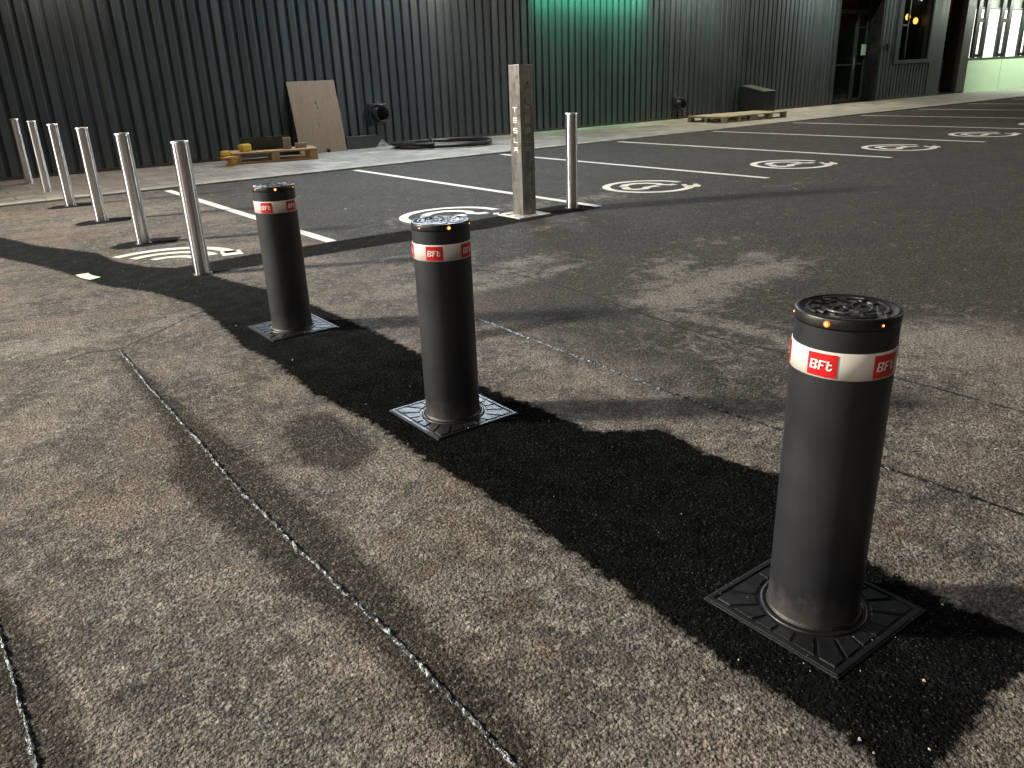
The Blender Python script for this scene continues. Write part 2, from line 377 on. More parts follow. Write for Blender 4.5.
xs = np.concatenate([[-300,-120,-50,-20,-10,-6,-4], np.arange(-2.5, 6.5, .03), np.arange(6.5, 16, .25), [18,22,28,36,50,80,150,300]])
ys = np.concatenate([[-300,-120,-50,-20,-10,-5,-2], np.arange(-.5, 8.5, .03), np.arange(8.5, 13, .12), [16,22,30,50,90,160,300]])
X, Y = np.meshgrid(xs, ys); nx, ny = len(xs), len(ys)
V = np.stack([X.ravel(), Y.ravel(), np.zeros(X.size)], 1)
ii = (np.arange(ny-1)[:, None]*nx+np.arange(nx-1)[None, :]).ravel()
F = np.stack([ii, ii+1, ii+nx+1, ii+nx], 1)
me = bpy.data.meshes.new("asphalt_ground")
me.vertices.add(len(V)); me.vertices.foreach_set("co", V.ravel())
me.loops.add(F.size); me.loops.foreach_set("vertex_index", F.ravel().astype(np.int32))
me.polygons.add(len(F)); me.polygons.foreach_set("loop_start", (np.arange(len(F))*4).astype(np.int32))
me.update(calc_edges=True); me.validate()
px, py = V[:, 0], V[:, 1]
def attr(name, arr):
    a = me.attributes.new(name, 'FLOAT', 'POINT'); a.data.foreach_set("value", arr.astype(np.float32))
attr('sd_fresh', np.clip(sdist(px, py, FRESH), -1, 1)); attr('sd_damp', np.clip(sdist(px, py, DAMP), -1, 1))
attr('sd_newer', np.clip(sdist(px, py, NEWER), -2, 2))
def blobs(lst):
    w = np.zeros(px.shape)
    for (x, y, rx, ry, ang, s) in lst:
        ca, sa = math.cos(R(ang)), math.sin(R(ang)); u = (px-x)*ca+(py-y)*sa; v = -(px-x)*sa+(py-y)*ca
        w = np.maximum(w, s*np.exp(-(u/rx)**2-(v/ry)**2))
    return w
attr('dust', blobs([(3.6,3.25,.3,.25,0,.95),(4.3,3.35,.45,.22,5,1.0),(4.9,3.6,.25,.15,20,.7),(3.43,2.7,.10,.8,0,.7),(2.32,2.6,.13,1.1,0,.55),(3.95,1.75,.4,.45,40,.75),(3.75,1.1,.5,.4,0,.7),(3.0,1.2,.3,.5,0,.35),(3.1,4.3,.5,.12,-5,.6),(3.7,4.35,.25,.08,0,.8),(4.0,7.0,.5,.3,0,.4),(3.85,3.30,.55,.35,20,.75),(4.6,3.3,.5,.25,0,.8),(4.2,3.8,.5,.2,30,.6),(3.9,1.65,.55,.7,60,.6),(2.9,4.55,.9,.25,-10,.6),
    (3.2,5.2,.5,.25,0,.55),(3.6,4.7,.4,.2,0,.7),(.46,5.0,.5,.25,0,.7),(1.05,5.0,.25,.15,30,.6),(1.75,6.95,.35,.2,0,.4),(2.1,10.2,1.2,.5,0,.45),(1.0,10.8,1.5,.5,0,.4),
    (5.3,6.9,.5,.35,0,.5),(6.2,6.7,.5,.3,0,.55),(5.2,4.2,.5,.3,0,.25),(2.2,3.0,.2,.5,0,.3),(2.0,2.35,.12,.4,0,.35),(1.12,1.75,.2,.8,0,.35),(.3,3.8,.4,.4,0,.25),(2.3,.9,.3,.3,0,.3),
    (8.5,5.7,.7,.2,0,.25),(3.1,2.6,.35,.6,0,.35),(2.75,1.6,.2,.7,0,.4),(2.35,3.6,.2,.5,0,.4),(3.6,2.2,.3,.5,0,.3),(.35,2.0,.25,.5,20,.25),(1.0,2.15,.2,.35,0,.35),(1.1,3.6,.15,.5,0,.3),(.55,4.1,.3,.25,0,.35),(2.6,5.6,.9,.12,-5,.4),(4.6,5.7,.6,.15,10,.35),(1.0,.95,.2,.2,0,.3),(.95,1.55,.15,.4,0,.3),(2.3,.55,.4,.2,0,.25),(-.2,1.6,.25,.3,0,.5),(.4,1.2,.3,.3,0,.25)]))
attr('rust', blobs([(.60,3.3,.18,.3,0,.30),(1.15,1.9,.1,.3,0,.35),(.3,2.9,.25,.2,0,.25),(2.2,2.4,.12,.4,0,.3),(3.9,1.2,.3,.3,0,.3),(.95,1.95,.07,.05,0,.55),(1.05,1.45,.05,.06,0,.5),(2.7,3.9,.4,.2,0,.25),(.995,1.25,.035,.03,0,.8),(1.03,1.2,.02,.015,0,.6),(2.15,.99,.10,.05,0,.6),(1.94,1.32,.05,.04,0,.7),(1.2,2.62,.06,.05,0,.5),(.95,1.75,.05,.04,0,.45),
    (2.2,1.3,.2,.12,0,.25),(1.4,10.9,1.0,.5,0,.35),(.3,11.6,1.0,.4,0,.45),(1.2,8.8,.6,.35,0,.35),(1.15,2.2,.2,.5,0,.14)]))
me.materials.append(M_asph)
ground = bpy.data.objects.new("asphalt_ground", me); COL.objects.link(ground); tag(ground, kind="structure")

# sealed joints of the induction loops and plain cracks
def joint(pts, w=.013, h=.004, mat=M_tar, name="joint_sealant", gap=.12):
    P = [Vector((x, y, 0)) for x, y in pts]; out = []
    for a, b in zip(P, P[1:]):
        n = max(2, int((b-a).length/.012))
        for k in range(n): out.append(a.lerp(b, k/n))
    mb = MB(); n = len(out); vs = []; fs = []; wob = 0
    for i, p in enumerate(out):
        d = (out[min(i+1, n-1)]-out[max(i-1, 0)]).normalized(); s = Vector((d.y, -d.x, 0))
        wob = wob*.85+random.uniform(-.0022, .0022)
        ww = w*random.uniform(.45, 1.15)*(.25 if random.random() < gap else 1); hh = h*random.uniform(.3, 1.3)
        c = p+s*wob
        vs += [c-s*ww*.5+Vector((0, 0, .0008)), c-s*ww*.2+Vector((0, 0, hh)), c+s*ww*.22+Vector((0, 0, hh*random.uniform(.5, 1))), c+s*ww*.5+Vector((0, 0, .0008))]
        if i:
            for k in range(3): fs.append(((i-1)*4+k, (i-1)*4+k+1, i*4+k+1, i*4+k))
    mb.add(vs, fs, False); return mb.build(name, mat, ground)
joint([(.74,4.62),(.715,3.85),(.71,3.31),(.695,2.58),(.70,2.08),(.715,1.72),(.72,1.41),(.72,1.2),(.72,1.0),(.72,.7)], .014, .008)
joint([(-.08,2.6),(-.075,2.23),(-.07,1.9),(-.065,1.6),(-.07,1.3)], .013, .009)
joint([(2.5,4.37),(2.5,3.75),(2.49,3.23),(2.48,2.66),(2.467,2.28)], .017, .006)
joint([(2.466,2.265),(2.475,1.88),(2.50,1.67),(2.50,1.26),(2.51,1.02),(2.52,.6)], .020, .005, M_seal2)
joint([(3.33,4.54),(3.345,3.99),(3.29,3.36),(3.20,2.65),(3.26,2.21),(3.33,1.64),(3.34,1.38),(3.335,.87),(3.34,.3)], .018, .0025, M_crack, "joint_crack")
joint([(.45,4.62),(.61,4.68),(.74,4.62),(1.0,4.81),(1.32,5.08)], .012, .0016, M_crack, "joint_crack")
joint([(-.6,7.0),(.2,6.9)], .012, .0016, M_crack, "joint_crack")

# ------------------------------------------------------------------ painted markings (parts of the ground)
def sheet(polys, name, z=.004):
    mb = MB()
    for p in polys: mb.add([(x, y, z) for x, y in p], [list(range(len(p)))])
    return mb.build(name, M_paint, ground)
for k in range(14):
    x0 = 2.925+2.835*k; y1 = 11.78; y0 = 6.2
    if k == 0: y0 = 6.59
    sheet([[(x0-.05, y0), (x0+.05, y0), (x0+.05, y1), (x0-.05, y1)]], "parking_line")
def arcband(cx, cy, r0, r1, a0, a1, sx=1, n=40):
    out = []
    for k in range(n):
        b0, b1 = a0+(a1-a0)*k/n, a0+(a1-a0)*(k+1)/n
        f = lambda r, a: (cx+r*math.cos(R(a))*sx, cy+r*math.sin(R(a)))
        out.append([f(r0, b0), f(r1, b0), f(r1, b1), f(r0, b1)])
    return out
def pathband(pts, w):
    out = []; pts = [Vector((*p, 0)) for p in pts]
    L = []
    for i, p in enumerate(pts):
        d = (pts[min(i+1, len(pts)-1)]-pts[max(i-1, 0)]).normalized(); s = Vector((d.y, -d.x, 0)); L.append((p-s*w/2, p+s*w/2))
    for (a, b), (c, d) in zip(L, L[1:]): out.append([(a.x, a.y), (b.x, b.y), (d.x, d.y), (c.x, c.y)])
    return out
def rot2(polys, cx, cy, ang):
    c, s = math.cos(R(ang)), math.sin(R(ang))
    return [[(cx+x*c-y*s, cy+x*s+y*c) for x, y in p] for p in polys]
def outside_fresh(p):
    a = np.array(p); return sdist(a[:, 0], a[:, 1], FRESH).min() > .012
def charging_symbol(cx, cy, clip=None, name="charging_symbol"):
    # a cable drawn as a ring that ends in a plug, a curled car shape inside
    P = arcband(0, 0, .455, .55, -322, -18, n=48)
    # plug at the end of the ring (lower right)
    P += [[(.42,-.19),(.59,-.15),(.62,.0),(.40,-.03)], [(.405,.0),(.465,.003),(.46,.10),(.40,.095)], [(.54,.012),(.60,.015),(.595,.115),(.535,.11)]]
    # inner figure
    P += pathband([(-.30,.02),(-.26,.17),(-.14,.27),(.0,.28),(.12,.22),(.16,.12),(.26,.08),(.33,.13)], .105)
    P += pathband([(-.28,-.03),(-.26,-.19),(-.16,-.25),(-.05,-.2),(-.02,-.08),(.06,-.02),(.12,.03)], .105)
    P = rot2(P, cx, cy, -42)
    P = [p for p in P if outside_fresh(p)]
    return sheet(P, name)
for k in range(1, 6): charging_symbol(7.17+2.825*(k-1), 6.86)
charging_symbol(4.42, 6.92)
# the sign cut by the trench near the steel bollards: three arcs and a stray piece
S = arcband(1.56, 6.85, .50, .60, -6, 128, n=50)+arcband(1.58, 6.83, .33, .42, -2, 118, n=34)+arcband(1.60, 6.80, .17, .25, 5, 112, n=24)
S += [[(2.0,6.70),(2.16,6.66),(2.20,6.86),(2.04,6.90)]]
sheet([p for p in S if outside_fresh(p)], "charging_symbol")
sheet(arcband(1.56, 6.85, .55, .64, 178, 203, n=8), "paint_fragment")

# ------------------------------------------------------------------ pavement in front of the facade
mb = MB(); mb.box((15, 13.78, .008), (110, 3.16, .024)); pave = tag(mb.build("pavement", M_pave), kind="structure")
mb = MB()
x = -39.5
while x < 69:
    mb.box((x+.495, 12.07, .009), (.99, .25, .030), bev=.006); x += 1.0
M_kerb = simple("kerb_concrete", (.30, .29, .25), .75, 0, .35, 3.5, .3, 50)
tag(mb.build("kerb", M_kerb), kind="structure")

# ------------------------------------------------------------------ building with ribbed dark cladding
bld = empty("clad_building", (15, 15.36, 0))
tag(bld, "long dark building with vertical ribbed metal cladding, a recessed door and a tall window", "building")
off = Vector((-15, -15.36, 0))
def part(mb, name, m, parent=bld):
    mb.v = [tuple(Vector(p)+off) for p in mb.v]; return mb.build(name, m, parent)
Yw = 15.36
def ribs(x0, x1, z0, z1, pitch=.2, y=Yw, fw_=.122, dep=.036, zc=None):
    mb = MB(); n = max(1, int(round((x1-x0)/pitch))); pitch = (x1-x0)/n
    for k in range(n):
        a = x0+k*pitch; j = random.gauss(0, .0016); j2 = random.gauss(0, .003); g = (pitch-fw_)/2
        za, zb = z0, z1
        yb = y+dep
        prof = [(a, yb), (a+g-.010, yb), (a+g, y+j), (a+g+fw_*.12, y+j-.002), (a+g+fw_*.88, y-j-.002), (a+g+fw_, y-j), (a+g+fw_+.010, yb), (a+pitch, yb)]
        nn = len(prof)
        vs = [(px_, py_, za) for px_, py_ in prof]+[(px_+j2*.3, py_+j2*.5, zb) for px_, py_ in prof]
        mb.add(vs, [(i, i+1, nn+i+1, nn+i) for i in range(nn-1)])
    return mb
def shell():
    mb = MB(); T = .16; yb = Yw+.045
    mb.box(((-22+24.2)/2, yb+T/2, 3.5), (46.2, T, 7.0))
    mb.box(((26.78+27.75)/2, yb+T/2, 3.5), (.97, T, 7)); mb.box((30.35, yb+T/2, 3.5), (.95, T, 7)); mb.box((28.8125, yb+T/2, .61), (2.12, T, 1.22))
    mb.box((28.8125, yb+T/2, 5.6), (2.12, T, 2.8))
    mb.box((25.49, yb+T/2, 5.1), (2.57, T, 3.8)); mb.box((31.5, Yw+.12, 5.25), (1.35, .2, 3.5))
    mb.box((-22, 21, 3.5), (.2, 11, 7)); mb.box((32.9, 24, 3.5), (.2, 9, 7)); mb.box((5.4, 26.4, 3.5), (55, .2, 7))
    return mb
part(shell(), "wall", M_clad)
mb = MB(); mb.box((5.5, 20.9, 7.08), (55.4, 11.4, .16), bev=.02); part(mb, "roof", M_trim)
o = part(ribs(-22, 24.1, .05, 7.0), "cladding_sheet", M_clad)
at_ = o.data.attributes.new('tone', 'FLOAT', 'POINT'); nr = len(o.data.vertices)//16; tv = np.clip(rng.gamma(1.2, .28, nr), 0, 1.2)
at_.data.foreach_set('value', np.repeat(tv, 16).astype(np.float32))
mb = MB()
for k in range(42):
    xx = -21.9+1.1*k; mb.box((xx, Yw-.0035, 3.5), (.006, .003, 6.9))
part(mb, "sheet_lap", M_dark)

part(ribs(26.78, 27.62, .08, 7.0), "cladding_sheet", M_clad)
part(ribs(27.62, 29.98, .08, 1.14), "cladding_sheet", M_clad)
mb = MB(); mb.box(((-22+24.1)/2, Yw-.006, .048), (46.1, .012, .05)); mb.box((28.4, Yw-.008, .055), (3.3, .012, .07)); part(mb, "base_flashing", M_trim)
mb = MB(); mb.box((24.155, Yw-.004, 3.5), (.11, .07, 7), bev=.004); part(mb, "corner_trim", M_trim); mb = MB(); mb.box((30.42, Yw+.0, 3.5), (.87, .05, 6.96), bev=.004); part(mb, "corner_trim", M_trim)
mb = MB(); mb.box((1.05, Yw-.035, 6.93), (46, .05, .22)); part(mb, "eaves_trim", M_trim)
# door recess
yd = 15.83
mb = MB()
mb.box((24.17, 15.64, 1.6), (.08, .46, 3.2)); mb.box((26.735, 15.62, 1.6), (.08, .50, 3.2)); mb.box((25.45, 15.63, 3.24), (2.65, .5, .08)); part(mb, "door_reveal", M_dark)
mb = MB()
for z, h in ((2.76, .10), (.08, .10), (3.17, .06)): mb.box((25.45, yd, z), (2.46, .06, h), bev=.004)
mb.box((24.28, yd, 1.6), (.10, .06, 3.1)); mb.box((26.0, yd-.012, 1.42), (.12, .08, 2.6)); mb.box((26.63, yd, 1.6), (.10, .06, 3.1))
mb.box((25.1, yd, 1.18), (1.6, .05, .05)); mb.box((26.33, yd, 1.20), (.5, .05, .05)); mb.box((26.33, yd, 2.30), (.5, .05, .05))
door = part(mb, "door_frame", M_trim)
mb = MB(); mb.box((25.14, yd+.015, 1.6), (1.62, .012, 3.0)); mb.box((26.31, yd+.015, 1.6), (.54, .012, 3.0)); g_ = part(mb, "door_glass", M_glass, door)
g_.parent = door
mb = MB(); mb.tube([(25.90, yd-.09, 1.02), (25.90, yd-.09, 1.42)], .014, 10); mb.box((25.90, yd-.06, 1.08), (.02, .06, .02)); mb.box((25.90, yd-.06, 1.36), (.02, .06, .02))
part(mb, "handle", M_steel, door)
M_note = simple("pale_green_paper", (.45, .75, .58), .7, 0, .05); mb = MB(); mb.box((26.44, yd-.055, 1.62), (.27, .004, .33)); part(mb, "notice", M_note, door)
mb = MB(); mb.box((25.5, 17.6, 1.6), (2.6, .1, 3.3)); mb.box((25.5, 16.7, .006), (2.6, 1.7, .012)); mb.box((25.0, 16.6, .55), (.8, .5, 1.0)); mb.box((26.3, 16.9, .4), (.6, .4, .75)); part(mb, "hall_interior", simple("dim_interior", (.05, .05, .045), .6))
# window
mb = MB()
x0, x1, z0, z1 = 27.86, 29.80, 1.26, 4.1
mb.box(((x0+x1)/2, Yw-.012, z0-.06), (x1-x0+.44, .05, .12), bev=.004); mb.box((x0-.12, Yw-.011, (z0+z1)/2), (.24, .048, z1-z0), bev=.004)
mb.box((x1+.095, Yw-.011, (z0+z1)/2), (.19, .048, z1-z0), bev=.004); mb.box(((x0+x1)/2, Yw-.012, z1+.1), (x1-x0+.44, .05, .2), bev=.004)
wf = part(mb, "window_surround", M_trim)
mb = MB(); mb.box((x0+.03, 15.55, 2.7), (.06, .3, 2.9)); mb.box((x1-.03, 15.55, 2.7), (.06, .3, 2.9)); mb.box((28.55, 15.52, 2.7), (.05, .05, 2.9)); mb.box((28.2, 15.52, 2.35), (.66, .05, .05)); part(mb, "window_frame", M_dark, wf)
mb = MB(); mb.box(((x0+x1)/2, 15.56, 2.68), (x1-x0, .01, 2.86)); part(mb, "window_glass", M_glass, wf)
M_bulb = glow("warm_interior_lamp", (1.0, .50, .08), 6)
for (bx, bz) in ((28.91, 2.62), (29.44, 2.50)):
    mb = MB(); mb.lathe([(0.001, -.11), (.06, -.08), (.085, 0), (.06, .08), (.001, .11)], 14, (bx, 15.75, bz)); part(mb, "interior_lamp", M_bulb, wf)
mb = MB(); mb.box((28.83, 17.6, 2.3), (2.1, .1, 3.4)); part(mb, "room_interior", M_void, wf)
# dark gap and column
mb = MB(); mb.box((31.5, 17.2, 2.0), (1.4, .1, 4)); mb.box((30.86, 16.3, 1.8), (.05, 1.6, 3.6)); part(mb, "passage_recess", M_void)
mb = MB(); mb.box((32.52, Yw-.01+.3, 3.55), (.62, .60, 7.0), bev=.01); part(mb, "column", simple("warm_grey_column_paint", (.035, .031, .027), .5))
# small fittings on the facade
mb = MB(); mb.box((27.13, Yw-.035, 1.68), (.12, .07, .20), bev=.008); mb.box((27.17, Yw-.075, 1.72), (.04, .01, .05)); part(mb, "intercom", M_dark)
def vent(x, z, r):
    mb = MB(); m = Matrix.Rotation(R(90), 4, 'X')
    t_ = MB(); t_.lathe([(r*1.0, -.02), (r*1.0, .22), (r*.86, .22), (r*.82, .03), (.001, .03)], 28)
    mb.add([Vector((x, Yw, z))+m @ Vector(v) for v in t_.v], t_.f, True)
    o = part(mb, "duct_outlet", M_black)
    mb = MB(); mb.box((x, Yw-.02, z+.0), (r*2.6, .03, r*2.6), bev=.006); part(mb, "mounting_plate", M_trim, o)
    mb = MB(); mb.box((x, Yw-.13, z+r+.012), (r*1.2, .2, .012), m=Matrix.Rotation(R(-8), 4, 'X')); part(mb, "rain_hood", M_steel, o)
vent(8.14, .66, .155); vent(17.07, .40, .13)
mb = MB(); mb.box((7.68, Yw-.08, .14), (.72, .14, .25), bev=.01); part(mb, "low_wall_block", M_clad)  # low block built at a darker patch of the wall foot
ub = MB(); ub.box((19.90, Yw-.43, .30), (.45, .86, .56), bev=.008); o = part(ub, "meter_box", M_trim)  # box deepened so its dark side also covers the wall shadow
mb = MB(); mb.add([(19.65, 14.49, .58), (20.15, 14.49, .58), (20.15, 15.35, .74), (19.65, 15.35, .74), (19.65, 14.49, .605), (20.15, 14.49, .605), (20.15, 15.35, .765), (19.65, 15.35, .765)],
    [(0, 3, 2, 1), (4, 5, 6, 7), (0, 1, 5, 4), (1, 2, 6, 5), (2, 3, 7, 6), (3, 0, 4, 7)]); part(mb, "sloping_cover", M_trim, o)
mb = MB(); mb.box((19.668, Yw-.43, .30), (.012, .82, .54)); mb.add([(19.672, 14.52, .57), (19.672, 15.34, .57), (19.672, 15.34, .735)], [(0, 1, 2)]); part(mb, "painted_side_shade", M_black, o)  # shade on the box's left side painted as a black sheet

# ------------------------------------------------------------------ lit shop front further right
shop = empty("lit_shop_front", (40, 15.36, 0)); tag(shop, "brightly lit shop front with pale green lower wall and black window frames", "building")
off = Vector((-40, -15.36, 0))
M_green = simple("pale_green_wall_panel", (.50, .66, .46), .5, 0, .04)
mb = MB(); mb.box((41.9, Yw+.10, .60), (18.1, .2, 1.2)); part(mb, "lower_wall", M_green, shop)
mb = MB()
for xx in np.arange(35.6, 51, 2.6): mb.box((xx, Yw-.002, .60), (.008, .004, 1.2))
mb.box((41.9, Yw-.012, 1.215), (18.1, .07, .03)); part(mb, "panel_joint", M_trim, shop)
mb = MB(); mb.box((41.9, Yw+.1, 5.3), (18.1, .2, 3.4)); mb.box((50.85, 20, 3.5), (.2, 9, 7)); part(mb, "upper_wall", M_trim, shop)
mb = MB(); mb.box((41.9, 14.3, 3.9), (18.2, 2.2, .12)); part(mb, "canopy", M_trim, shop)
M_lit = NT("lit_window_blind"); _P = M_lit.pos(); _f = M_lit.noise(_P, 2.5, 4)
M_lit = M_lit.set(Base_Color=(.8, .8, .75), Emission_Color=M_lit.mix(_f, (1, .98, .92), (.93, 1, .95)), Emission_Strength=1.25)
mb = MB()
for k in range(11):
    a = 32.86+1.6*k
    mb.box((a+.8, Yw+.45, 1.72), (1.58, .01, 1.08)); mb.box((a+.8, Yw+.45, 2.60), (1.58, .01, .64))
part(mb, "window_blind", M_lit, shop)
mb = MB(); mb.box((41.9, Yw+.35, 3.22), (18, .3, .50)); mb.box((41.9, Yw+.62, 2.1), (18, .04, 2.0)); part(mb, "ceiling_beam", simple("grey_green_beam", (.33, .36, .30), .6), shop)
def ladder(xc, w=.31):
    mb = MB()
    for s in (-1, 1): mb.box((xc+s*w, Yw+.10, 2.25), (.28, .09, 2.04), bev=.006)
    for z, h in ((1.30, .12), (2.52, .14)): mb.box((xc, Yw+.10, z), (w*2-.29, .07, h))
    return part(mb, "window_frame", M_dark, shop)
for k in range(8): ladder(33.63+1.88*k)
mb = MB(); mb.box((41.9, Yw+.20, 2.2), (18, .01, 1.95)); t = NT("clear_glazing"); part(mb, "window_glass", t.set(Base_Color=(1, 1, 1), Roughness=.02, Alpha=.08), shop)

# ------------------------------------------------------------------ automatic bollards
RB = .1125
GLY = {'B': ["#######.", "##...###", "##...##.", "######..", "##...##.", "##...###", "#######."],
       'F': ["#######", "##.....", "##.....", "#####..", "##.....", "##.....", "##....."],
       't': ["##....", "##....", "#####.", "##....", "##....", "##..##", ".####."],
       'T': ["#######", "...#...", "...#...", "...#...", "...#..."],
       'E': ["#######", ".......", "#######", ".......", "#######"],
       'S': ["#######", "#......", "#######", "......#", "#######"],
       'L': ["#......", "#......", "#......", "#......", "#######"],
       'A': ["#######", ".......", "#######", "#.....#", "#.....#"]}
def glyph_runs(ch, u0, v1, cw, chh):
    out = []
    for r_, row in enumerate(GLY[ch]):
        i = 0
        while i < len(row):
            if row[i] == '#':
                j = i
                while j < len(row) and row[j] == '#': j += 1
                out.append((u0+i*cw, v1-(r_+1)*chh, u0+j*cw, v1-r_*chh)); i = j
            else: i += 1
    return out
def wrap(mb, quads, r, az0, zc, shear=0.0):
    for (u0, v0, u1, v1) in quads:
        n = max(1, int((u1-u0)/.004)); vs = []; fs = []
        for k in range(n+1):
            u = u0+(u1-u0)*k/n
            for v in (v0, v1):
                a = az0-(u+shear*v)/r; vs.append((r*math.sin(a), r*math.cos(a), zc+v))
            if k: fs.append((2*k-2, 2*k, 2*k+1, 2*k-1))
        mb.add(vs, fs, True)
def make_bollard(loc, led_az, band_az, label, main_led):
    t_ = empty("automatic_bollard", loc); tag(t_, label, "bollard", "charcoal automatic bollards")
    mb = MB(); mb.lathe([(RB, .0), (RB, .40), (RB, .783)], 96); mb.build("body", M_body, t_)
    mb = MB()
    mb.lathe([(RB-.004, .784), (RB+.0008, .7845), (RB+.0010, .787), (RB+.0010, .8045), (RB-.0006, .8078), (RB-.004, .809), (RB-.009, .809), (RB-.0105, .8065), (.001, .8065)], 96)
    lid = mb.build("lid", M_lid, t_)
    mb = MB()
    def arcs(r0, r1, a0, a1, z=.8095):
        n = max(2, int((a1-a0)/6)); vs = []; fs = []
        for k in range(n+1):
            a = R(a0+(a1-a0)*k/n)
            for r_, zz in ((r0-.0012, .8060), (r0, z), (r1, z), (r1+.0012, .8060)): vs.append((r_*math.cos(a), r_*math.sin(a), zz))
            if k: b = (k-1)*4; fs += [(b+i, b+i+1, b+i+5, b+i+4) for i in range(3)]
        mb.add(vs, fs)
    for k in range(4): arcs(.084, .089, k*90+8, k*90+72)
    for k in range(3): arcs(.050, .054, k*120+10, k*120+100)
    for k in range(12):
        arcs(.062, .077, k*30+4, k*30+(20 if k % 3 else 11))
    for k in range(8):
        a = R(k*45+12); mb.box((.030*math.cos(a), .030*math.sin(a), .8080), (.024, .006, .003), rz=a+(.6 if k % 2 else 0))
    mb.lathe([(.011, .8060), (.010, .8098), (.001, .8100)], 14)
    mb.build("embossed_pattern", M_lid, lid)
    for k in range(6):
        a = R(led_az+60*k); d = Vector((math.sin(a), math.cos(a), 0)); r_ = RB+.0012; f_ = 1.35 if k == main_led else .6
        mb = MB(); m = d.to_track_quat('Z', 'Y').to_matrix().to_4x4()
        q = MB(); q.lathe([(.0060, -.003), (.0056, .0006), (.0034, .0020), (.0030, .0021), (.0018, .0034), (.0003, .0038)], 14)
        mb.add([d*r_+Vector((0, 0, .7955))+m @ (Vector(v)*f_) for v in q.v], q.f, True)
        lo = mb.build("led", M_led, t_); lo.data.materials.append(M_led2)
        for i, p_ in enumerate(lo.data.polygons): p_.material_index = 1 if i >= 3*14 else 0
    mb = MB(); mb.lathe([(RB-.001, .670), (RB+.0014, .6712), (RB+.0014, .7328), (RB-.001, .734)], 96); band = mb.build("reflective_band", M_white, t_)
    for k in range(5):
        az = R(band_az+72*k)
        mb = MB(); W2, H2 = .0335, .0265
        q = []; wrap(mb, [(-W2, -H2, W2, H2)], RB+.0030, az, .7020); mb.build("red_label", M_red, band)
        mb = MB(); cw, ch_ = .0023, .0031; u = -.0262; top = ch_*3.5
        for c_ in "BFt":
            wrap(mb, glyph_runs(c_, u, top, cw, ch_), RB+.0045, az, .7020, .12); u += (len(GLY[c_][0])+.7)*cw
        mb.build("lettering", M_print, band)
    # floor plate: frame ring plus raised cast panels
    pl = MB(); s = .1975; pl.box((0, 0, -.001), (2*s, 2*s, .010), bev=.0015); plate = pl.build("base_plate", M_iron, t_)
    mb = MB()
    def edge_pt(a, half):
        c, s_ = math.cos(a), math.sin(a); return half/max(abs(c), abs(s_))
    nsec = 20
    for k in range(nsec):
        a0 = 2*math.pi*k/nsec+R(1.6); a1 = 2*math.pi*(k+1)/nsec-R(1.6); ri = .142
        pts = [(ri*math.cos(a0), ri*math.sin(a0))]
        for j in range(5):
            a = a0+(a1-a0)*j/4; e = edge_pt(a, .172)
            if e > ri+.004: pts.append((e*math.cos(a), e*math.sin(a)))
        # corner
        for cnr in range(4):
            ac = math.pi/4+cnr*math.pi/2
            if a0 < ac < a1: pts.append((.172*math.sqrt(2)*math.cos(ac), .172*math.sqrt(2)*math.sin(ac)))
        pts = sorted(pts[1:], key=lambda p: math.atan2(p[1], p[0]) % (2*math.pi))
        inner = [(ri*math.cos(a0+(a1-a0)*j/3), ri*math.sin(a0+(a1-a0)*j/3)) for j in range(4)]
        poly = inner+pts[::-1]
        n = len(poly); vs = [(x, y, .0030) for x, y in poly]; cx_ = sum(p[0] for p in poly)/n; cy_ = sum(p[1] for p in poly)/n
        vs += [(cx_+(x-cx_)*.95, cy_+(y-cy_)*.95, .0078) for x, y in poly]
        mb.add(vs, [[n+i for i in range(n)][::-1]]+[(i, (i+1) % n, n+(i+1) % n, n+i) for i in range(n)])
    for sx, sy, w, h in ((0, 1, 2*.192, .012), (0, -1, 2*.192, .012), (1, 0, .012, .36), (-1, 0, .012, .36)):
        mb.box((sx*.186, sy*.186, .0050), (w, h, .005), bev=.001)
    mb.build("raised_tread", M_iron, plate)
    mb = MB(); mb.lathe([(.132, .003), (.132, .008), (.128, .0095), (.120, .0095), (.1175, .004)], 72); mb.build("collar_ring", M_lid, t_)
    mb = MB(); mb.lathe([(.119, .0045), (.117, .013), (RB+.0005, .017)], 72); mb.build("rubber_seal", M_black, t_)
    return t_
make_bollard((1.640, .945, 0), 20, 260.6, "nearest charcoal bollard with amber lights and red labels, at the right on a dark plate", 4)
make_bollard((1.634, 2.655, 0), 16, 227.5, "middle one of the three charcoal bollards with amber lights, on a shiny plate", 3)
make_bollard((1.625, 4.342, 0), 16, 226.6, "farthest and smallest of the three charcoal bollards with amber lights, beside the steel bollards", 3)

